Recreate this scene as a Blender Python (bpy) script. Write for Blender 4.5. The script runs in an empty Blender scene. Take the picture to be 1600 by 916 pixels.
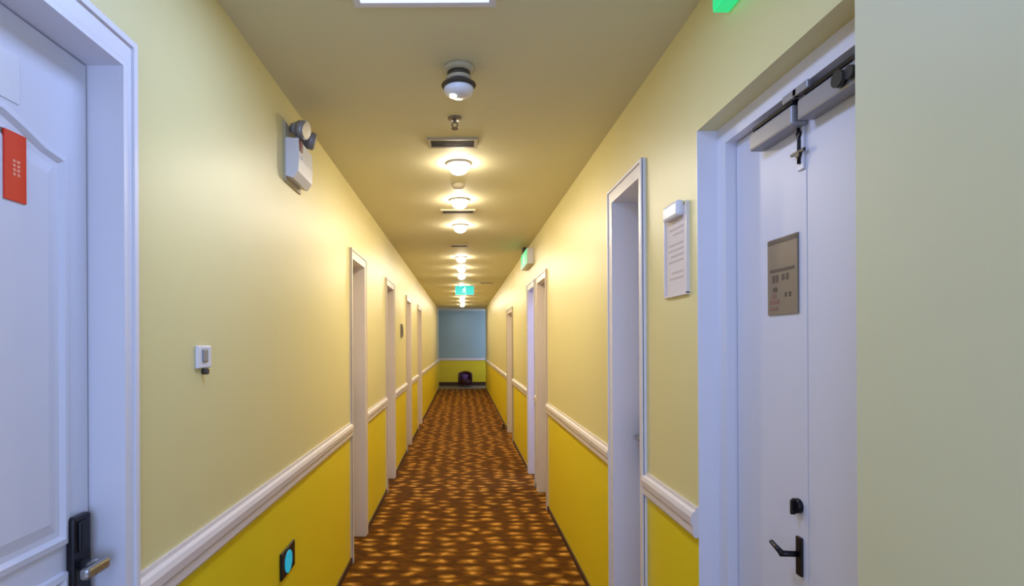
import bpy, bmesh, math
from mathutils import Vector, Matrix
PI = math.pi
S = bpy.context.scene
COL = S.collection

# ------------------------------------------------------------ camera, world, exposure
F, VX, VY, EYE = 850.0, 722.0, 535.0, 1.5
cd = bpy.data.cameras.new('camera'); cam = bpy.data.objects.new('camera', cd); COL.objects.link(cam)
cam.location = (0, 0, EYE); cam.rotation_euler = (PI/2, 0, 0)
cam.rotation_euler = (Matrix.Rotation(PI/2, 3, 'X') @ Matrix.Rotation(math.radians(-0.3), 3, 'Z')).to_euler()
cd.sensor_width = 36; cd.lens = 36*F/1600
cd.shift_x = (800-VX)/1600; cd.shift_y = (VY-458)/1600
cd.clip_start = 0.02; cd.clip_end = 200
S.camera = cam
w = bpy.data.worlds.new('world'); S.world = w; w.use_nodes = True
w.node_tree.nodes['Background'].inputs[0].default_value = (0.45, 0.62, 1.0, 1)
w.node_tree.nodes['Background'].inputs[1].default_value = 1.0
S.view_settings.view_transform = 'Standard'; S.view_settings.look = 'None'
S.view_settings.gamma = 1; S.view_settings.use_curve_mapping = False
S.view_settings.exposure = 0.0

COOL = (0.35, 0.50, 1.0)
WARM = (1.0, 0.90, 0.74)
P_DOWN = 6.4       # watts of each downlight's beam
E_DOWN = 96.0     # radiance of each corridor downlight's dome
P_DAY = 31.0       # cool daylight through the window behind the viewpoint
P_PANEL = 14.0      # watts of the cool ceiling panels

# ------------------------------------------------------------ materials
def lin(c):
    return tuple(((v/255)/12.92 if v/255 <= .04045 else ((v/255+.055)/1.055)**2.4) for v in c) + (1,)
def mat(name, rgb, rough=.5, metal=0, emit=None, es=0, noise=0, nscale=6, bump=0, bscale=200, spec=.5, alpha=None, trans=0):
    m = bpy.data.materials.new(name); m.use_nodes = True
    nt = m.node_tree; b = nt.nodes['Principled BSDF']
    b.inputs['Base Color'].default_value = lin(rgb); b.inputs['Roughness'].default_value = rough
    b.inputs['Metallic'].default_value = metal; b.inputs['Specular IOR Level'].default_value = spec
    b.inputs['Transmission Weight'].default_value = trans
    if emit:
        b.inputs['Emission Color'].default_value = lin(emit); b.inputs['Emission Strength'].default_value = es
    tc = nt.nodes.new('ShaderNodeTexCoord')
    if noise:
        n = nt.nodes.new('ShaderNodeTexNoise'); n.inputs['Scale'].default_value = nscale; n.inputs['Detail'].default_value = 5
        nt.links.new(tc.outputs['Object'], n.inputs['Vector'])
        r = nt.nodes.new('ShaderNodeMapRange'); r.inputs[3].default_value = 1-noise; r.inputs[4].default_value = 1+noise
        nt.links.new(n.outputs['Fac'], r.inputs[0])
        h = nt.nodes.new('ShaderNodeHueSaturation'); h.inputs['Color'].default_value = lin(rgb)
        nt.links.new(r.outputs[0], h.inputs['Value']); nt.links.new(h.outputs[0], b.inputs['Base Color'])
    if bump:
        n2 = nt.nodes.new('ShaderNodeTexNoise'); n2.inputs['Scale'].default_value = bscale
        nt.links.new(tc.outputs['Object'], n2.inputs['Vector'])
        bp = nt.nodes.new('ShaderNodeBump'); bp.inputs['Strength'].default_value = bump; bp.inputs['Distance'].default_value = .002
        nt.links.new(n2.outputs['Fac'], bp.inputs['Height']); nt.links.new(bp.outputs[0], b.inputs['Normal'])
    return m
M = dict(
    cream=mat('cream_wall_paint', (226, 213, 150), .42, noise=.02, nscale=2, bump=.12, bscale=120),
    bluegrey=mat('blue_grey_end_wall', (160, 184, 178), .5, noise=.02, nscale=2),  # upper end wall only; the base colour itself is blue-grey
    pier=mat('cool_lit_cream_paint', (212, 205, 160), .5, noise=.02, nscale=2),  # cream wall paint with the cool near light mixed into its colour
    tan=mat('warm_lit_white_paint', (222, 206, 186), .4, noise=.02, nscale=3),  # white trim paint with the warm lamp tone put into its colour
    yellow=mat('yellow_dado_paint', (236, 212, 34), .42, noise=.02, nscale=2, bump=.12, bscale=120),
    ceil=mat('ceiling_paint', (218, 210, 172), .7, noise=.02, nscale=2, bump=.1, bscale=150),
    white=mat('white_gloss_paint', (226, 222, 226), .35, noise=.015, nscale=3),
    rail=mat('off_white_rail_paint', (226, 214, 208), .35, noise=.02, nscale=5),
    leaf=mat('white_door_paint', (216, 214, 222), .4, noise=.015, nscale=3),
    base=mat('brown_skirting', (70, 42, 14), .6, noise=.1, nscale=20),
    dark=mat('dark_bronze_metal', (44, 42, 46), .3, .7, noise=.05, nscale=20),
    steel=mat('satin_steel', (168, 166, 164), .28, .9, noise=.03, nscale=30),
    grey=mat('grey_closer_paint', (150, 148, 150), .4, .3, noise=.03, nscale=20),
    red=mat('red_plastic', (226, 48, 10), .4, noise=.03, nscale=10),
    maroon=mat('maroon_plastic', (110, 14, 12), .4, noise=.03, nscale=10),
    plast=mat('white_plastic', (224, 222, 224), .35, noise=.01, nscale=10),
    black=mat('black_plastic', (22, 22, 22), .4, noise=.05, nscale=10),
    paper=mat('paper', (228, 214, 206), .7, noise=.02, nscale=12),
    mark=mat('printed_marks', (200, 184, 172), .7, noise=.02, nscale=12),
    plaque=mat('bronze_plaque', (134, 122, 108), .45, .35, noise=.1, nscale=12),
    plaquemark=mat('plaque_marks', (84, 68, 62), .5, noise=.1, nscale=12),
    plaquered=mat('plaque_red_marks', (132, 92, 84), .5, noise=.1, nscale=12),
    pink=mat('pale_print', (240, 150, 120), .5, noise=.02, nscale=12),
    glass=mat('window_glass', (235, 240, 245), .02, trans=1),
    vent=mat('vent_paint', (190, 178, 150), .5, noise=.03, nscale=10),
    slot=mat('vent_slots', (72, 62, 46), .7, noise=.05, nscale=10),
    lamp=mat('lit_lamp_glass', (255, 250, 245), .3, emit=(255, 243, 222), es=E_DOWN),
    panel=mat('lit_cool_diffuser', (240, 245, 255), .3, emit=(196, 210, 250), es=1.15),
    green=mat('lit_green_sign', (20, 150, 90), .4, emit=(40, 215, 130), es=.9),
    cyan=mat('lit_cyan_sign', (20, 170, 170), .4, emit=(40, 205, 200), es=.9),
    signwhite=mat('lit_sign_pictogram', (240, 255, 250), .4, emit=(235, 255, 250), es=1.3),
    night=mat('lit_blue_indicator', (10, 150, 180), .3, emit=(0, 170, 198), es=.6),
    chair=mat('maroon_upholstery', (60, 14, 12), .8, noise=.1, nscale=12),
    purple=mat('purple_cushion', (110, 76, 150), .8, noise=.05, nscale=12),
    thresh=mat('grey_threshold_tile', (112, 98, 72), .5, noise=.05, nscale=12),
)
def carpet():
    m = bpy.data.materials.new('fleck_carpet'); m.use_nodes = True
    nt = m.node_tree; N = nt.nodes; L = nt.links; b = N['Principled BSDF']
    tc = N.new('ShaderNodeTexCoord'); mp = N.new('ShaderNodeMapping'); L.new(tc.outputs['Object'], mp.inputs[0])
    mp.inputs['Scale'].default_value = (5.6, 9.2, 1)
    dn = N.new('ShaderNodeTexNoise'); dn.inputs['Scale'].default_value = 1.6; L.new(mp.outputs[0], dn.inputs[0])
    ad = N.new('ShaderNodeMixRGB'); ad.blend_type = 'LINEAR_LIGHT'; ad.inputs[0].default_value = .35
    L.new(mp.outputs[0], ad.inputs[1]); L.new(dn.outputs['Color'], ad.inputs[2])
    v = N.new('ShaderNodeTexVoronoi'); v.voronoi_dimensions = '2D'; v.inputs['Scale'].default_value = 1.0; v.inputs['Randomness'].default_value = .55
    L.new(ad.outputs[0], v.inputs['Vector'])
    r = N.new('ShaderNodeValToRGB'); L.new(v.outputs['Distance'], r.inputs[0])
    e = r.color_ramp.elements
    e[0].position = .08; e[0].color = lin((200, 146, 62)); e[1].position = .40; e[1].color = lin((92, 54, 5))
    k = e.new(.22); k.color = lin((146, 94, 18))
    # woven swirl between flecks
    mp2 = N.new('ShaderNodeMapping'); mp2.inputs['Scale'].default_value = (9, 22, 1); L.new(tc.outputs['Object'], mp2.inputs[0])
    n2 = N.new('ShaderNodeTexNoise'); n2.inputs['Scale'].default_value = 1.0; n2.inputs['Detail'].default_value = 4; L.new(mp2.outputs[0], n2.inputs[0])
    n3 = N.new('ShaderNodeTexNoise'); n3.inputs['Scale'].default_value = 260; L.new(tc.outputs['Object'], n3.inputs[0])
    mr = N.new('ShaderNodeMapRange'); L.new(n2.outputs[0], mr.inputs[0]); mr.inputs[1].default_value = .3; mr.inputs[2].default_value = .7; mr.inputs[3].default_value = .62; mr.inputs[4].default_value = 1.35
    mr3 = N.new('ShaderNodeMapRange'); L.new(n3.outputs[0], mr3.inputs[0]); mr3.inputs[3].default_value = .8; mr3.inputs[4].default_value = 1.2
    mu = N.new('ShaderNodeMath'); mu.operation = 'MULTIPLY'; L.new(mr.outputs[0], mu.inputs[0]); L.new(mr3.outputs[0], mu.inputs[1])
    hs = N.new('ShaderNodeHueSaturation'); L.new(r.outputs[0], hs.inputs['Color']); L.new(mu.outputs[0], hs.inputs['Value'])
    L.new(hs.outputs[0], b.inputs['Base Color']); b.inputs['Roughness'].default_value = .85
    b.inputs['Specular IOR Level'].default_value = .1
    bp = N.new('ShaderNodeBump'); bp.inputs['Strength'].default_value = .4; bp.inputs['Distance'].default_value = .004
    L.new(n3.outputs[0], bp.inputs['Height']); L.new(bp.outputs[0], b.inputs['Normal'])
    return m
M['carpet'] = carpet()

# ------------------------------------------------------------ mesh helpers
def box(bm, x0, x1, y0, y1, z0, z1, mi=0, bev=0):
    if x0 > x1: x0, x1 = x1, x0
    if y0 > y1: y0, y1 = y1, y0
    vs = [bm.verts.new((x, y, z)) for x in (x0, x1) for y in (y0, y1) for z in (z0, z1)]
    fs = []
    for idx in ((0, 1, 3, 2), (4, 6, 7, 5), (0, 4, 5, 1), (2, 3, 7, 6), (0, 2, 6, 4), (1, 5, 7, 3)):
        f = bm.faces.new([vs[i] for i in idx]); f.material_index = mi; fs.append(f)
    if bev:
        es = list({e for f in fs for e in f.edges})
        r = bmesh.ops.bevel(bm, geom=es, offset=bev, segments=2, affect='EDGES', profile=.5)
        for f in r['faces']: f.material_index = mi
def cyl(bm, p0, p1, r0, r1=None, n=20, mi=0):
    p0, p1 = Vector(p0), Vector(p1); r1 = r0 if r1 is None else r1
    d = (p1-p0); q = d.to_track_quat('Z', 'Y')
    rings = []
    for p, r in ((p0, r0), (p1, r1)):
        rings.append([bm.verts.new(p + q @ Vector((r*math.cos(2*PI*i/n), r*math.sin(2*PI*i/n), 0))) for i in range(n)])
    for i in range(n):
        f = bm.faces.new((rings[0][i], rings[0][(i+1) % n], rings[1][(i+1) % n], rings[1][i])); f.smooth = True; f.material_index = mi
    f = bm.faces.new(rings[0][::-1]); f.material_index = mi
    f = bm.faces.new(rings[1]); f.material_index = mi
def lathe(bm, prof, c=(0, 0, 0), n=28, mi=0):      # prof: (r, z) pairs around +Z
    c = Vector(c); rings = []
    for r, z in prof:
        rings.append([bm.verts.new(c + Vector((max(r, 1e-4)*math.cos(2*PI*i/n), max(r, 1e-4)*math.sin(2*PI*i/n), z))) for i in range(n)])
    for a, b in zip(rings, rings[1:]):
        for i in range(n):
            f = bm.faces.new((a[i], a[(i+1) % n], b[(i+1) % n], b[i])); f.smooth = True; f.material_index = mi
    bm.faces.new(rings[0][::-1]).material_index = mi; bm.faces.new(rings[-1]).material_index = mi
def tube(bm, pts, r, n=10, mi=0):
    for a, b in zip(pts, pts[1:]): cyl(bm, a, b, r, n=n, mi=mi)
def extrude_profile(bm, prof, y0, y1, mi=0):        # prof: (x, z) list, run along Y
    A = [bm.verts.new((x, y0, z)) for x, z in prof]; B = [bm.verts.new((x, y1, z)) for x, z in prof]
    n = len(prof)
    for i in range(n): bm.faces.new((A[i], A[(i+1) % n], B[(i+1) % n], B[i])).material_index = mi
    bm.faces.new(A[::-1]); bm.faces.new(B)
def obj(name, bm, mats, parent=None):
    bmesh.ops.recalc_face_normals(bm, faces=bm.faces)
    me = bpy.data.meshes.new(name); bm.to_mesh(me); bm.free()
    for m in (mats if isinstance(mats, (list, tuple)) else [mats]): me.materials.append(m)
    o = bpy.data.objects.new(name, me); COL.objects.link(o)
    if parent:
        o.parent = parent
        p = parent; off = Vector()
        while p: off += p.location; p = p.parent
        me.transform(Matrix.Translation(-off))      # shapes are given in room coordinates
    return o
def empty(name, loc=(0, 0, 0)):
    o = bpy.data.objects.new(name, None); COL.objects.link(o); o.location = loc; o.empty_display_size = .05
    return o
def tag(o, label=None, cat=None, group=None, kind=None):
    for k, v in (('label', label), ('category', cat), ('group', group), ('kind', kind)):
        if v: o[k] = v
    return o
def struct(name, bm, mats, label=None, cat=None):
    o = obj(name, bm, mats); return tag(o, label, cat, kind='structure')
def B(*boxes):
    bm = bmesh.new()
    for b in boxes: box(bm, *b)
    return bm
def copy_tree(o, loc, label=None):
    c = o.copy(); COL.objects.link(c); c.location = loc
    if label: c['label'] = label
    for ch in o.children:
        d = ch.copy(); COL.objects.link(d); d.parent = c
        for g in ch.children:
            e = g.copy(); COL.objects.link(e); e.parent = d
    return c

# ------------------------------------------------------------ the room
H = 2.58; XL, XR = -.765, .762; T = .22; DADO = .905
Y0, Y1, YE = -.60, 17.7, 18.9            # back wall, corridor mouth, end wall
# doors: (number, side, near y, far y, opening top z, reveal depth)   y values are the casing's outer edges
CW = .055
LD = [(1, .30, 1.256, 2.190, .066), (2, 3.70, 4.28, 2.15, .15), (3, 5.42, 6.07, 2.15, .15), (4, 7.4, 8.05, 2.15, .15),
      (5, 9.3, 10.1, 2.15, .15)]
RD = [(6, 2.25, 2.78, 2.26, .15), (8, 4.84, 5.49, 2.15, .15), (9, 5.62, 6.25, 2.15, .3), (10, 8.1, 9.1, 2.03, .15)]
R1 = (.993, 1.76, 2.178)                 # double door near right: plaster opening without casing

def build_wall(name, x, sgn, y0, y1, opens, label):
    bm = bmesh.new(); xo = x+sgn*T
    def seg(a, b, z0, z1):
        if b-a < 1e-4: return
        if z0 < DADO < z1: box(bm, x, xo, a, b, z0, DADO, 1); box(bm, x, xo, a, b, DADO, z1, 0)
        else: box(bm, x, xo, a, b, z0, z1, 0)
    cur = y0
    for a, b, z in sorted(opens):
        seg(cur, a, 0, H); seg(a, b, z, H); cur = b
    seg(cur, y1, 0, H)
    return struct(name, bm, [M['cream'], M['yellow']], label, 'wall')
lo = [(a+.035, b-(.03 if n == 1 else CW), z-CW) for n, a, b, z, _ in LD]
ro = [(a+.035, b-CW, z-CW) for _, a, b, z, _ in RD] + [R1]
build_wall('wall_left', XL, -1, Y0, Y1, lo, 'left corridor wall, cream above and yellow below the rail')
build_wall('wall_right', XR, 1, .993, Y1, ro, 'right corridor wall, cream above and yellow below the rail')
struct('wall_right_pier', B((.72, XR+T, Y0, .993, 0, H)), M['pier'], 'plain pale wall pier at the right edge of the view', 'wall')
struct('wall_back', B((XL-T, XR+T, Y0-.15, Y0, 0, .5), (XL-T, XR+T, Y0-.15, Y0, 2.3, H), (XL-T, -.6, Y0-.15, Y0, .5, 2.3), (.6, XR+T, Y0-.15, Y0, .5, 2.3)), M['cream'], 'cream wall with a window behind the viewpoint', 'wall')
wb = tag(empty('window_2', (0, Y0-.08, .5)), 'daylit window behind the viewpoint', 'window', kind='structure')
obj('window_frame', B((-.6, -.55, Y0-.11, Y0-.05, .5, 2.3), (.55, .6, Y0-.11, Y0-.05, .5, 2.3), (-.55, .55, Y0-.11, Y0-.05, .5, .55), (-.55, .55, Y0-.11, Y0-.05, 2.25, 2.3), (-.02, .02, Y0-.10, Y0-.06, .55, 2.25)), M['white'], wb)
bm = bmesh.new(); box(bm, -2.2, 2.4, YE, YE+.15, 0, DADO, 1); box(bm, -2.2, 2.4, YE, YE+.15, DADO, H, 0)
struct('wall_end', bm, [M['bluegrey'], M['yellow']], 'far end wall of the corridor, blue-grey above and yellow below', 'wall')
struct('wall_end_left', B((-2.2, -2.05, Y1-.02, YE, 0, H)), M['cream'], 'left side wall of the far cross passage', 'wall')
# right side wall of the cross passage with a window
wy0, wy1, wz0, wz1 = 17.85, 18.75, .95, 2.2
struct('wall_end_right', B((2.25, 2.4, Y1-.02, wy0, 0, H), (2.25, 2.4, wy1, YE, 0, H), (2.25, 2.4, wy0, wy1, 0, wz0), (2.25, 2.4, wy0, wy1, wz1, H)),
       M['cream'], 'right side wall of the far cross passage around the window', 'wall')
struct('wall_passage_left', B((-2.2, XL-T, Y1-.15, Y1, 0, H)), M['cream'], 'near side wall of the cross passage, left', 'wall')
struct('wall_passage_right', B((XR+T, 2.4, Y1-.15, Y1, 0, H)), M['cream'], 'near side wall of the cross passage, right', 'wall')
win = tag(empty('window_1', (2.3, 18.3, wz0)), 'window at the right end of the far cross passage', 'window', kind='structure')
obj('window_frame', B((2.27, 2.34, wy0, wy0+.05, wz0, wz1), (2.27, 2.34, wy1-.05, wy1, wz0, wz1), (2.27, 2.34, wy0, wy1, wz0, wz0+.05), (2.27, 2.34, wy0, wy1, wz1-.05, wz1), (2.28, 2.33, 18.28, 18.32, wz0, wz1)), M['white'], win)
obj('pane', B((2.30, 2.306, wy0+.05, 18.28, wz0+.05, wz1-.05)), M['glass'], win)
obj('pane', B((2.30, 2.306, 18.32, wy1-.05, wz0+.05, wz1-.05)), M['glass'], win)
def area(name, loc, size, power, color, rot=(0, 0, 0), sy=None, disk=False, parent=None):
    l = bpy.data.lights.new(name, 'AREA'); l.energy = power; l.color = color
    l.shape = 'DISK' if disk else ('RECTANGLE' if sy else 'SQUARE'); l.size = size
    if sy: l.size_y = sy
    o = bpy.data.objects.new(name, l); COL.objects.link(o); o.location = loc; o.rotation_euler = rot
    if parent: o.parent = parent; o.location = Vector(loc)-parent.location
    return o
area('lobby_daylight', (0, Y0-.3, 1.45), 1.15, P_DAY, COOL, (PI/2, 0, 0), 1.75)
area('window_daylight', (2.22, 18.3, 1.6), .85, 48, (.30, .42, 1.0), (0, PI/2, 0), 1.1)

struct('floor', B((-2.2, 2.4, Y0-.15, Y1-.1, -.1, 0)), M['carpet'], 'brown corridor carpet with tan flecks', 'floor')
struct('floor_passage', B((-2.2, 2.4, Y1-.1, YE+.15, -.1, 0)), M['thresh'], 'grey floor strip before the far end wall', 'floor')
struct('ceiling', B((-2.2, 2.4, Y0-.15, YE+.15, H, H+.1)), M['ceil'], 'plain cream corridor ceiling', 'ceiling')

# stairwell behind the open fire door (right wall)
sx0, sx1, sy0, sy1 = XR+T, 2.3, 5.15, 6.9
struct('wall_stair_near', B((sx0, sx1+.1, sy0-.1, sy0, 0, H)), M['white'], 'near wall of the side lobby', 'wall')
struct('wall_stair_far', B((sx0, sx1+.1, sy1, sy1+.1, 0, H)), M['white'], 'far wall of the side lobby', 'wall')
struct('wall_stair_back', B((sx1, sx1+.1, sy0, sy1, 0, H)), M['white'], 'back wall of the side lobby', 'wall')

# ------------------------------------------------------------ chair rail, skirting
trim_no = [0]
def rail_segments(x, sgn, y0, y1, doors, side):
    cur = y0; segs = []
    for a, b in sorted(doors):
        if a-cur > .02: segs.append((cur, a))
        cur = b
    if y1-cur > .02: segs.append((cur, y1))
    for a, b in segs:
        if b < .2: continue
        trim_no[0] += 1
        s = -sgn
        prof = [(x, .862), (x+s*.012, .862), (x+s*.018, .872), (x+s*.018, .898), (x+s*.024, .906), (x+s*.026, .930), (x+s*.020, .944), (x+s*.010, .950), (x+s*.008, .960), (x, .960)]
        bm = bmesh.new(); extrude_profile(bm, prof, a, b)
        struct('trim_%d' % trim_no[0], bm, M['rail'], 'off-white moulded chair rail on the %s wall' % side, 'chair rail')
        bm = B((x, x+s*.010, a, b, 0, .038))
        struct('baseboard_%s' % side, bm, M['base'], 'low brown skirting on the %s wall' % side, 'baseboard')
rail_segments(XL, -1, Y0, Y1, [(a, b) for _, a, b, _, _ in LD], 'left')
rail_segments(XR, 1, 1.76, Y1, [(a, b) for _, a, b, _, _ in RD], 'right')
trim_no[0] += 1
bm = bmesh.new(); box(bm, -2.05, 2.25, YE-.02, YE, .87, .95)
struct('trim_%d' % trim_no[0], bm, M['rail'], 'chair rail across the far end wall', 'chair rail')
struct('baseboard_end', B((-2.05, 2.25, YE-.02, YE, 0, .12)), M['base'], 'dark skirting along the far end wall', 'baseboard')

# ------------------------------------------------------------ doors
def framed_door(num, side, a, b, ztop, depth, label, open_=False, lever=True, cmat=None):
    s = 1 if side == 'right' else -1             # outwards direction
    x = XR if side == 'right' else XL
    ai, bi, zi = a+.035, b-(.03 if num == 1 else CW), ztop-CW
    d = tag(empty('door_%d' % num, (x, (a+b)/2, 0)), label, 'door', kind='structure')
    pr = .014
    bm = bmesh.new()
    for (y0, y1, z0, z1) in ((a, ai, 0, ztop), (bi, b, 0, ztop), (ai, bi, zi, ztop)):
        box(bm, x, x-s*pr, y0, y1, z0, z1, 0)
    # raised outer bead
    for (y0, y1, z0, z1) in ((a, a+.014, 0, ztop), (b-.014, b, 0, ztop), (a+.014, b-.014, ztop-.014, ztop)):
        box(bm, x-s*pr*.8, x-s*(pr+.006), y0, y1, z0, z1, 0)
    obj('casing', bm, cmat or (M['white'] if num in (1, 6, 9) else M['tan']), d)
    t = .014
    xe = x+s*(T-.002)
    bm = B((x-s*.0138, xe, ai, ai+t, 0, zi-t), (x-s*.0138, xe, bi-t, bi, 0, zi-t), (x-s*.0138, xe, ai, bi, zi-t, zi))
    obj('jamb_lining', bm, M['white'] if num in (1, 6, 9) else M['tan'], d)
    xl = x+s*depth
    if not open_:
        bm = bmesh.new(); box(bm, xl, xl+s*.042, ai+t+.003, bi-t-.004, .008, zi-t-.003, 0, .003)
        leaf = obj('door_leaf', bm, M['leaf'], d)
    else:
        bm = bmesh.new(); box(bm, x+s*(T+.01), x+s*(T+.01+bi-ai-.03), bi+.005, bi+.047, .008, zi-t-.003, 0, .003)
        leaf = obj('door_leaf', bm, M['leaf'], d)
        bm = bmesh.new(); cx = x+s*(T+bi-ai-.09); cyl(bm, (cx, bi+.005, 1.0), (cx, bi-.03, 1.0), .01); cyl(bm, (cx, bi-.03, 1.0), (cx-s*.09, bi-.03, 1.0), .009)
        obj('handle', bm, M['steel'], leaf)
        return d
    # raised panels with arched top
    y0, y1 = ai+t+.07, bi-t-.073
    def outline(z0, z1, arch):
        p = [(y0, z0), (y1, z0)]
        if arch:
            n = 14; dz = .05; wdt = y1-y0
            for i in range(n+1):
                u = i/n; yy = y1-u*wdt; q = min(u, 1-u)/.25; q = min(q, 1)
                p.append((yy, z1-dz+dz*(.5-.5*math.cos(PI*q))))
        else: p += [(y1, z1), (y0, z1)]
        return p
    for z0, z1, arch in ((1.085, zi-.195, True), (.16, 1.025, False)):
        p = outline(z0, z1, arch)
        bm = bmesh.new()
        cy = sum(q[0] for q in p)/len(p); cz = (z0+z1)/2
        hw, hh = (y1-y0)/2, (z1-z0)/2
        def ring(ins, h):
            return [bm.verts.new((xl-s*h, cy+(q[0]-cy)*(1-ins/hw), cz+(q[1]-cz)*(1-ins/hh))) for q in p]
        rs = [ring(-.004, -.001), ring(0, .007), ring(.012, .009), ring(.020, .001), ring(.032, .001), ring(.055, .007)]
        for A, C in zip(rs, rs[1:]):
            for i in range(len(p)): bm.faces.new((A[i], A[(i+1) % len(p)], C[(i+1) % len(p)], C[i]))
        bm.faces.new(rs[-1])
        obj('raised_panel', bm, M['leaf'], leaf)
    if lever:
        yc = bi-t-.050
        bm = bmesh.new(); box(bm, xl, xl-s*.020, yc-.027, yc+.027, .86, 1.136, 0, .006)
        box(bm, xl-s*.018, xl-s*.026, yc-.016, yc+.016, 1.06, 1.125, 0, .004)
        obj('lock_plate', bm, M['dark'], leaf)
        bm = bmesh.new(); cyl(bm, (xl-s*.018, yc, 1.030), (xl-s*.060, yc, 1.030), .012)
        box(bm, xl-s*.050, xl-s*.070, yc-.058, yc+.016, 1.018, 1.043, 0, .007)
        obj('handle', bm, M['steel'], leaf)
        bm = bmesh.new(); yp = (ai+bi)/2+(.26 if num == 1 else 0)
        if num == 1: yp = 1.009
        cyl(bm, (xl, yp, 1.640), (xl-s*.006, yp, 1.640), .011); obj('peephole', bm, M['dark'], leaf)
    return d
ordinal_l = ['nearest door on the left, white arched-panel leaf under a red sign, dark lever lock',
    'white door in the left wall just beyond the night light, second from the camera',
    'white door in the left wall, third from the camera', 'white door in the left wall just past the small dark room plate',
    'white door in the left wall nearest the far end']
for (n, a, b, z, dp), lab in zip(LD, ordinal_l): framed_door(n, 'left', a, b, z, dp, lab)
ordinal_r = ['tall narrow white-framed door recess on the right beside the pale wall notice',
    'white-framed door on the right just before the far green exit sign', 'open bluish-lit doorway on the right under the far green exit sign',
    'beige-framed door in the right wall nearest the far end']
for (n, a, b, z, dp), lab in zip(RD, ordinal_r): framed_door(n, 'right', a, b, z, dp, lab, open_=(n == 9), cmat=M['vent'] if n == 10 else None)

# near right double door
ya, yb, zt = R1
d7 = tag(empty('door_7', (XR, (ya+yb)/2, 0)), 'near right pale grey double door with closers, set in a recess', 'door', kind='structure')
xf = .827; xg = .86
bm = B((XR+.0, xf, yb-.004, yb+.0, 0, zt), (xf, XR+T, yb-.058, yb, 0, zt), (xf, XR+T, ya, ya+.04, 0, zt), (xf, XR+T, ya+.04, yb-.058, zt-.058, zt))
obj('door_frame', bm, M['white'], d7)
ym = 1.354
for y0, y1, far in ((ym+.001, yb-.061, True), (ya+.043, ym-.001, False)):
    bm = bmesh.new(); box(bm, xg, xg+.045, y0, y1, .008, zt-.061, 0, .002)
    leaf = obj('door_leaf', bm, M['leaf'], d7)
    if far:
        bm = bmesh.new(); box(bm, xg, xg-.007, 1.374, 1.398, .90, 1.0, 0, .003); obj('lock_plate', bm, M['dark'], leaf)
        bm = bmesh.new(); cyl(bm, (xg-.006, 1.388, .955), (xg-.052, 1.388, .957), .0075); cyl(bm, (xg-.048, 1.382, .957), (xg-.050, 1.43, .972), .0075, .006)
        obj('handle', bm, M['dark'], leaf)
        bm = bmesh.new(); cyl(bm, (xg, 1.392, 1.077), (xg-.012, 1.392, 1.077), .019); box(bm, xg-.010, xg-.022, 1.388, 1.396, 1.055, 1.092, 0, .002)
        obj('deadbolt', bm, M['dark'], leaf)
        bm = bmesh.new(); box(bm, xg, xg-.006, 1.358, 1.384, 1.93, 2.075, 0, .002); obj('bolt_plate', bm, M['white'], leaf)
        bm = bmesh.new(); cyl(bm, (xg-.005, 1.371, 2.02), (xg-.012, 1.371, 2.02), .008); cyl(bm, (xg-.005, 1.371, 1.968), (xg-.014, 1.371, 1.968), .008)
        box(bm, xg-.008, xg-.013, 1.345, 1.40, 1.971, 1.978); cyl(bm, (xg-.009, 1.371, 1.945), (xg-.009, 1.371, 2.06), .004)
        obj('surface_bolt', bm, M['dark'], leaf)
        c0, c1, pv = 1.345, 1.545, 1.535
    else:
        c0, c1, pv = 1.12, 1.325, 1.14
    bm = bmesh.new(); box(bm, xg, xg-.042, c0, c1, 2.035, 2.085, 0, .006); obj('closer_body', bm, M['grey'], leaf)
    bm = bmesh.new()
    cyl(bm, (xg-.022, pv, 2.080), (xg-.022, pv, 2.100), .013)
    e = (xg-.045, (c0+c1)/2+(.09 if not far else -.09), 2.102)
    box(bm, xg-.035, xg-.010, min(pv, e[1]), max(pv, e[1]), 2.092, 2.102, 0, .002)
    obj('closer_arm', bm, M['dark'], leaf)
    bm = bmesh.new(); box(bm, xf+.003, xf-.010, e[1]-.03, e[1]+.03, 2.098, 2.118, 0, .003); obj('arm_shoe', bm, M['grey'], leaf)
    if not far:
        bm = bmesh.new(); cyl(bm, (xg-.042, 1.165, 2.06), (xg-.056, 1.165, 2.06), .018); cyl(bm, (xg-.042, 1.135, 2.06), (xg-.052, 1.135, 2.06), .014)
        obj('closer_valve', bm, M['black'], leaf)

# ------------------------------------------------------------ lights on the ceiling
def panel_light(y0, y1, x0, x1, label):
    p = tag(empty('ceiling_panel_light', ((x0+x1)/2, (y0+y1)/2, H)), label, 'light')
    f = .022
    obj('frame', B((x0, x1, y0, y0+f, H-.014, H), (x0, x1, y1-f, y1, H-.014, H), (x0, x0+f, y0+f, y1-f, H-.014, H), (x1-f, x1, y0+f, y1-f, H-.014, H)), M['white'], p)
    obj('diffuser', B((x0+f, x1-f, y0+f, y1-f, H-.012, H-.001)), M['panel'], p)
    area('panel_lamp', ((x0+x1)/2, (y0+y1)/2, H-.016), x1-x0-.06, P_PANEL, COOL, sy=y1-y0-.06, parent=p)
panel_light(1.16, 1.730, -.335, .112, 'cool white ceiling panel light cut by the top edge')

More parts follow.
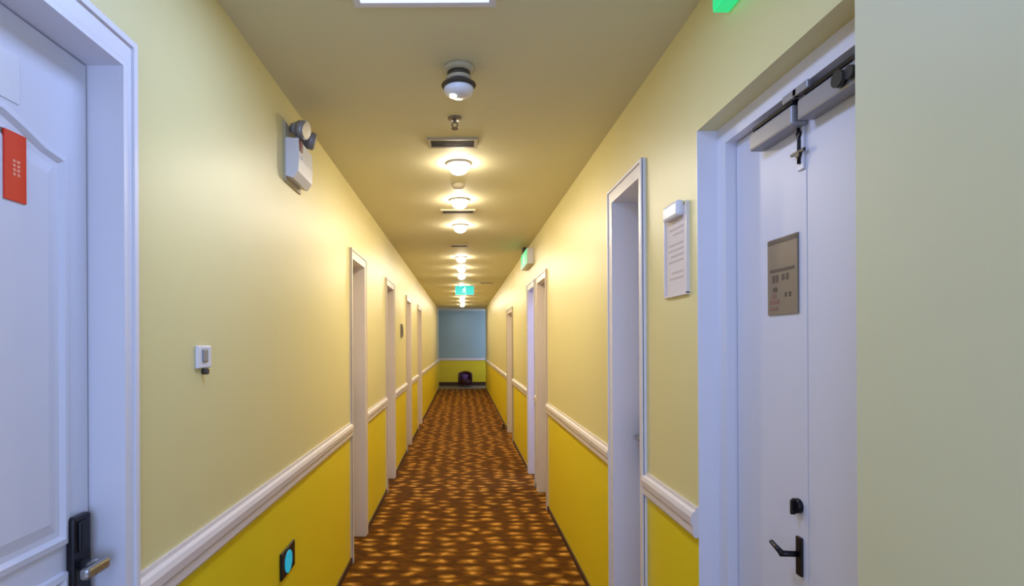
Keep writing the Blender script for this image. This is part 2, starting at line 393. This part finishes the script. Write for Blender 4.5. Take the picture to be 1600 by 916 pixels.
ds = [3.28, 4.12, 5.02, 6.9, 7.85, 8.74, 10.25, 11.5, 12.9, 14.1, 15.5]
names = ['nearest bright downlight, right behind the wide ceiling vent', 'second bright downlight along the ceiling', 'third bright downlight, just beyond the second vent',
    'fourth downlight from the camera, first past the third vent', 'fifth downlight from the camera along the ceiling', 'sixth downlight from the camera, last before the cyan sign',
    'tiny downlight directly behind the hanging cyan sign', 'tiny downlight, second one behind the cyan sign', 'tiny downlight, third one behind the cyan sign',
    'tiny downlight, second from the far end of the corridor', 'tiny downlight nearest the far end of the corridor']
src = None
for i, y in enumerate(ds):
    lab = names[i]
    if src is None:
        src = empty('downlight', (-.015, y, H))
        bm = bmesh.new(); lathe(bm, [(.075, 0), (.078, -.006), (.070, -.014), (.056, -.014)], (-.015, y, H)); obj('trim_ring', bm, M['white'], src)
        bm = bmesh.new(); lathe(bm, [(.050, -.010), (.056, -.024), (.055, -.038), (.047, -.052), (.034, -.061), (.016, -.067), (0, -.068)], (-.015, y, H)); obj('lamp_dome', bm, M['lamp'], src)
        o = src; tag(o, lab, 'light', 'downlights along the corridor ceiling')
    else:
        o = copy_tree(src, (-.015+.0025*(y-3.28), y, H), lab)
    area('downlight_lamp', (0, 0, 0), .085, P_DOWN, WARM, disk=True).location = (o.location.x, y, H-.071)
area('side_lobby_lamp', ((sx0+sx1)/2, (sy0+sy1)/2, H-.05), .5, 40, (.36, .40, 1.0))
# cross passage lamp far away
area('passage_lamp', (0, 18.3, H-.03), .15, 1.5, (.8, .8, 1.0), disk=True)

# ceiling devices
def vent(y, x0, x1, dp, label):
    v = tag(empty('ceiling_vent', ((x0+x1)/2, y, H)), label, 'vent', 'slot vents in the corridor ceiling')
    y0, y1 = y-dp/2, y+dp/2
    obj('frame', B((x0, x1, y0, y0+.016, H-.012, H), (x0, x1, y1-.016, y1, H-.012, H), (x0, x0+.018, y0+.016, y1-.016, H-.012, H), (x1-.018, x1, y0+.016, y1-.016, H-.012, H)), M['vent'], v)
    obj('backing', B((x0+.018, x1-.018, y0+.016, y1-.016, H-.003, H)), M['black'], v)
    n = 4
    for k in range(n):
        yy = y0+.016+(dp-.032)*(k+.5)/n
        bm = bmesh.new(); box(bm, x0+.018, x1-.018, yy-.007, yy+.003, H-.011, H-.005); obj('slat', bm, M['slot'], v)
vent(2.93, -.18, .088, .13, 'nearest slotted ceiling vent, wide and dark, before the first downlight')
vent(4.47, -.17, .115, .12, 'second slotted ceiling vent, behind the second downlight')
vent(6.05, -.13, .075, .12, 'third small slotted ceiling vent, behind the third downlight')
vent(9.85, .33, .58, .12, 'small dark ceiling vent right of the hanging cyan sign')

sd = tag(empty('smoke_detector', (-.008, 2.14, H)), 'stacked round ceiling detector with dark slots near the camera', 'detector')
c = (-.008, 2.14, H)
bm = bmesh.new(); lathe(bm, [(.062, 0), (.064, -.010), (.056, -.018), (.046, -.020)], c); obj('base', bm, M['vent'], sd)
bm = bmesh.new(); lathe(bm, [(.040, -.036), (.050, -.040), (.050, -.050), (.040, -.054)], c); obj('collar', bm, M['vent'], sd)
bm = bmesh.new(); lathe(bm, [(.046, -.078), (.058, -.082), (.060, -.090), (.054, -.102), (.036, -.112), (0, -.116)], c); obj('bowl', bm, M['plast'], sd)
bm = bmesh.new(); lathe(bm, [(.044, -.019), (.044, -.037)], c); obj('dark_slot', bm, M['slot'], sd)
bm = bmesh.new(); lathe(bm, [(.044, -.053), (.058, -.066), (.068, -.069), (.068, -.071), (.056, -.073), (.048, -.080)], c); obj('dark_brim', bm, M['slot'], sd)
bm = bmesh.new(); lathe(bm, [(.015, -.112), (.014, -.120), (0, -.123)], (-.030, 2.13, H)); obj('lens', bm, M['signwhite'], sd)  # glowing bump added as the bright highlight under the bowl

sp = tag(empty('sprinkler_head', (-.03, 2.62, H)), 'small dull brass sprinkler head on the ceiling before the vent', 'sprinkler')
c = (-.03, 2.62, H)
bm = bmesh.new(); lathe(bm, [(.034, 0), (.033, -.005), (.012, -.008)], c); obj('escutcheon', bm, M['plaque'], sp)
bm = bmesh.new(); cyl(bm, (c[0], c[1], H-.006), (c[0], c[1], H-.024), .009); tube(bm, [(c[0]-.006, c[1], H-.02), (c[0]-.015, c[1], H-.034), (c[0], c[1], H-.050)], .003); tube(bm, [(c[0]+.006, c[1], H-.02), (c[0]+.015, c[1], H-.034), (c[0], c[1], H-.050)], .003)
obj('frame_arms', bm, M['plaque'], sp)
bm = bmesh.new(); lathe(bm, [(.016, -.050), (.016, -.053)], c); obj('deflector', bm, M['plaque'], sp)

# small sensor between first two downlights
sn = bmesh.new(); lathe(sn, [(.045, 0), (.046, -.012), (.036, -.022), (.030, -.030), (0, -.034)], (-.02, 3.72, H))
tag(obj('ceiling_sensor', sn, M['vent']), 'small flat round ceiling sensor between the first two downlights', 'sensor')

# exit signs
def running_man(bm, T_, mi=0):
    # flat pictogram in unit coordinates (u, v in -1..1); T_ maps (u, v, depth) to room
    def poly(pts, h=.0015):
        A = [bm.verts.new(T_(u, v, 0)) for u, v in pts]; C = [bm.verts.new(T_(u, v, h)) for u, v in pts]
        n = len(pts)
        for i in range(n): bm.faces.new((A[i], A[(i+1) % n], C[(i+1) % n], C[i]))
        bm.faces.new(A[::-1]); bm.faces.new(C)
    poly([(.12+.13*math.cos(i*PI/4), .62+.13*math.sin(i*PI/4)) for i in range(8)])
    poly([(-.05, .45), (.15, .45), (.05, -.05), (-.18, -.02)])
    poly([(.05, .42), (.12, .36), (.38, .1), (.30, .05)])
    poly([(-.05, .42), (-.02, .34), (-.30, .25), (-.38, .02), (-.46, .06), (-.38, .34)])
    poly([(-.15, 0), (.02, 0), (.25, -.25), (.22, -.7), (.12, -.7), (.12, -.3)])
    poly([(-.18, .02), (-.05, -.08), (-.20, -.42), (-.58, -.45), (-.58, -.35), (-.27, -.30)])
def wall_sign(y0, y1, z0, z1, xfront, xwall, label, bracket=False):
    s = tag(empty('exit_sign', (xwall, (y0+y1)/2, z0)), label, 'sign')
    bm = bmesh.new(); box(bm, xfront+.003, xwall, y0, y1, z0, z1, 0, .004); obj('housing', bm, M['green'] if not bracket else M['plast'], s)
    bm = bmesh.new(); box(bm, xfront, xfront+.004, y0+.008, y1-.008, z0+.006, z1-.006); obj('lit_face', bm, M['green'], s)
    bm = bmesh.new(); cy, cz, k = (y0+y1)/2, (z0+z1)/2, (z1-z0)*.42
    running_man(bm, lambda u, v, h: (xfront-h, cy-u*k, cz+v*k)); obj('pictogram', bm, M['signwhite'], s)
    if bracket:
        bm = bmesh.new(); box(bm, xfront+.01, xwall, y1-.14, y1-.02, z1, H); obj('bracket', bm, M['slot'], s)
wall_sign(1.19, 1.543, 2.43, 2.562, .712, XR, 'glowing green exit sign above the double door, top right corner')
wall_sign(5.75, 6.35, 2.33, 2.50, .69, XR, 'distant glowing green exit sign on the right wall above the open doorway', True)
hs = tag(empty('hanging_exit_sign', (.05, 9.9, H)), 'cyan lit exit sign hanging from the ceiling far down the corridor', 'sign')
bm = bmesh.new(); box(bm, -.125, .225, 9.885, 9.915, 2.355, 2.53, 0, .004); obj('housing', bm, M['steel'], hs)
bm = bmesh.new(); box(bm, -.118, .218, 9.881, 9.886, 2.362, 2.523); obj('lit_face', bm, M['cyan'], hs)
bm = bmesh.new(); running_man(bm, lambda u, v, h: (.05+u*.08, 9.881-h, 2.4425+v*.08)); obj('pictogram', bm, M['signwhite'], hs)
for xx in (-.06, .16):
    bm = bmesh.new(); cyl(bm, (xx, 9.9, 2.53), (xx, 9.9, H), .005); obj('hanger_rod', bm, M['steel'], hs)

# ------------------------------------------------------------ left wall devices
el = tag(empty('emergency_light', (XL, 2.45, 2.22)), 'white twin-lamp emergency light high on the left wall', 'light')
bm = bmesh.new(); box(bm, XL, XL+.008, 2.34, 2.57, 2.20, 2.46, 0, .003); obj('back_plate', bm, M['vent'], el)
bm = bmesh.new()
P = [(XL+.006, 2.225), (XL+.040, 2.215), (XL+.062, 2.245), (XL+.066, 2.30), (XL+.062, 2.385), (XL+.006, 2.39)]
extrude_profile(bm, P, 2.347, 2.563); obj('battery_box', bm, M['plast'], el)
bm = bmesh.new(); box(bm, XL+.060, XL+.068, 2.36, 2.40, 2.335, 2.385, 0, .003); obj('label_strip', bm, M['maroon'], el)
bm = bmesh.new(); cyl(bm, (XL+.064, 2.385, 2.31), (XL+.070, 2.385, 2.31), .007); obj('indicator', bm, M['plast'], el)
for yy, tl in ((2.39, -.25), (2.52, .25)):
    bm = bmesh.new(); cyl(bm, (XL+.045, yy, 2.385), (XL+.045, yy, 2.415), .009)
    p0 = Vector((XL+.02, yy-tl*.05, 2.45)); dr = Vector((.95, tl, -.25)).normalized()
    cyl(bm, p0, p0+dr*.035, .022, .036); cyl(bm, p0+dr*.035, p0+dr*.07, .038, .040)
    hd = obj('lamp_head', bm, M['grey'], el)
    bm = bmesh.new(); cyl(bm, p0+dr*.068, p0+dr*.074, .034); obj('lens', bm, M['steel'], hd)

sw = tag(empty('wall_switch', (XL, 1.60, 1.41)), 'small white doorbell plate with dark button on the left wall', 'switch')
bm = bmesh.new(); box(bm, XL, XL+.009, 1.556, 1.642, 1.428, 1.494, 0, .003); obj('plate', bm, M['plast'], sw)
bm = bmesh.new(); box(bm, XL+.009, XL+.013, 1.582, 1.614, 1.446, 1.484, 0, .003); obj('rocker', bm, M['grey'], sw)
bm = bmesh.new(); cyl(bm, (XL, 1.603, 1.418), (XL+.016, 1.603, 1.418), .009); obj('button', bm, M['slot'], sw)

nl = tag(empty('night_light', (XL, 2.35, .51)), 'square glowing blue night light low on the yellow left wall', 'light')
y0, y1, z0, z1 = 2.265, 2.445, .505, .620
bm = bmesh.new(); box(bm, XL, XL+.010, y0, y1, z0, z1, 0, .004); obj('surround', bm, M['black'], nl)
bm = bmesh.new()
cyl(bm, (XL+.009, (y0+y1)/2-.005, (z0+z1)/2-.004), (XL+.0125, (y0+y1)/2-.005, (z0+z1)/2-.004), .047, n=28)
o_ = obj('lit_lens', bm, M['night'], nl)

# red sign and pale patch on the near left door
xs = XL-.066
rs = tag(empty('door_sign', (xs, 1.0, 1.757)), 'red sign with dark edge on the near left door', 'sign')
bm = bmesh.new(); box(bm, xs, xs+.006, .90, 1.030, 1.748, 1.892, 0, .001); obj('back_board', bm, M['plaque'], rs)
bm = bmesh.new(); box(bm, xs+.006, xs+.010, .978, 1.028, 1.764, 1.891, 0, .001); obj('red_panel', bm, M['red'], rs)
bm = bmesh.new()
for k, zz in enumerate((1.835, 1.827, 1.819, 1.811)):
    box(bm, xs+.010, xs+.0106, 0.996, 1.002, zz, zz+.005); box(bm, xs+.010, xs+.0106, 1.005+.001*(k % 2), 1.012, zz, zz+.005)
obj('printed_characters', bm, M['pink'], rs)
pc = bmesh.new(); box(pc, xs, xs+.002, .925, 1.022, 1.95, 2.04)  # thin white rectangle, paler than the leaf
tag(obj('door_card', pc, M['plast']), 'blank white card high on the near left door above the red sign', 'card')

# small room plates far along the walls
for x, s, y, z, lab in ((XL, 1, 6.75, 1.56, 'small dark room plate on the left wall past the third door'),):
    rp = tag(empty('room_plate', (x, y, z)), lab, 'sign')
    bm = bmesh.new(); box(bm, x, x+s*.02, y, y+.14, z, z+.17, 0, .003); obj('plate', bm, M['plaque'], rp)
    bm = bmesh.new(); box(bm, x+s*.02, x+s*.024, y+.02, y+.12, z+.03, z+.14, 0, .002); obj('inset', bm, M['plaquemark'], rp)
# door stop near the right wall
bm = bmesh.new(); lathe(bm, [(.035, 0), (.035, .02), (.022, .035), (.018, .07), (.026, .085), (.02, .1), (0, .104)], (.70, 9.3, 0), 20)
tag(obj('door_stop', bm, M['base']), 'small brown doorstop on the floor by the right wall', 'doorstop')

# ------------------------------------------------------------ right wall notice and door plaque
wn = tag(empty('wall_notice', (XR, 1.9, 1.66)), 'pale notice holder on the right wall beside the double door', 'notice')
bm = bmesh.new(); box(bm, XR, XR-.004, 1.825, 2.02, 1.665, 1.965, 0, .001); obj('sheet', bm, M['paper'], wn)
bm = bmesh.new()
for a in ((1.820, 1.827, 1.662, 1.97), (2.018, 2.025, 1.662, 1.97), (1.82, 2.025, 1.658, 1.666)): box(bm, XR, XR-.010, *a)
obj('holder_frame', bm, M['rail'], wn)
bm = bmesh.new(); box(bm, XR, XR-.028, 1.855, 1.99, 1.93, 1.985, 0, .010); obj('clip', bm, M['plast'], wn)
bm = bmesh.new()
for k, (zz, l) in enumerate(((1.895, .12), (1.875, .09), (1.84, .13), (1.82, .13), (1.80, .11), (1.78, .13), (1.74, .10), (1.72, .12))):
    box(bm, XR-.004, XR-.0046, 1.86, 1.86+l, zz, zz+.006)
obj('printed_lines', bm, M['mark'], wn)

pq = tag(empty('door_plaque', (xg, 1.453, 1.57)), 'brown-grey metal plaque on the far leaf of the double door', 'sign')
y0, y1, z0, z1 = 1.386, 1.521, 1.570, 1.777
bm = bmesh.new(); box(bm, xg, xg-.005, y0, y1, z0, z1, 0, .001); obj('plate', bm, M['plaque'], pq)
bm = bmesh.new()
for (a, b_, c_, d_) in ((.02, .98, .93, .985), (.10, .90, .56, .60), (.62, .70, .42, .52), (.74, .82, .42, .52), (.28, .36, .44, .52), (.42, .50, .44, .52), (.66, .80, .30, .36), (.20, .26, .22, .28), (.34, .40, .22, .28)):
    bm = bmesh.new(); box(bm, xg-.005, xg-.0058, y0+(y1-y0)*a, y0+(y1-y0)*b_, z0+(z1-z0)*c_, z0+(z1-z0)*d_); obj('printed_mark', bm, M['plaquemark'], pq)
bm = bmesh.new()
for (a, b_, c_, d_) in ((.60, .92, .14, .20), (.64, .90, .06, .10), (.70, .84, .22, .28)):
    box(bm, xg-.005, xg-.0058, y0+(y1-y0)*a, y0+(y1-y0)*b_, z0+(z1-z0)*c_, z0+(z1-z0)*d_)
obj('reddish_lettering', bm, M['plaquered'], pq)

# ------------------------------------------------------------ seat at the far end
ac = tag(empty('tub_armchair', (.10, 18.45, 0)), 'small dark maroon round-backed seat against the far end wall', 'chair')
cx, cy = .10, 18.45
bm = bmesh.new(); n = 24
def arc(r, z): return [bm.verts.new((cx+r*math.cos(t), cy+r*.9*math.sin(t), z)) for t in [PI*(-.15+1.3*i/n) for i in range(n+1)]]
def hz(i): return .34+.17*math.sin(PI*i/n)
ro_ = [arc(.24, .08), arc(.24, .5), arc(.17, .5), arc(.17, .08)]
for i in range(n+1): ro_[1][i].co.z = hz(i); ro_[2][i].co.z = hz(i)
for A, C in ((0, 1), (1, 2), (2, 3), (3, 0)):
    for i in range(n): bm.faces.new((ro_[A][i], ro_[A][i+1], ro_[C][i+1], ro_[C][i]))
for k in (0, n): bm.faces.new([r[k] for r in ro_])
obj('backrest', bm, M['chair'], ac)
bm = bmesh.new(); lathe(bm, [(.17, .08), (.19, .12), (.19, .20), (.17, .23), (0, .235)], (cx, cy-.01, 0)); obj('seat', bm, M['chair'], ac)
bm = bmesh.new(); box(bm, cx-.10, cx+.10, cy-.02, cy+.07, .22, .40, 0, .04); obj('cushion', bm, M['purple'], ac)
for sx in (-1, 1):
    for sy in (-1, 1):
        bm = bmesh.new(); cyl(bm, (cx+sx*.12, cy+sy*.10, 0), (cx+sx*.11, cy+sy*.09, .09), .015, .02, 10); obj('leg', bm, M['base'], ac)
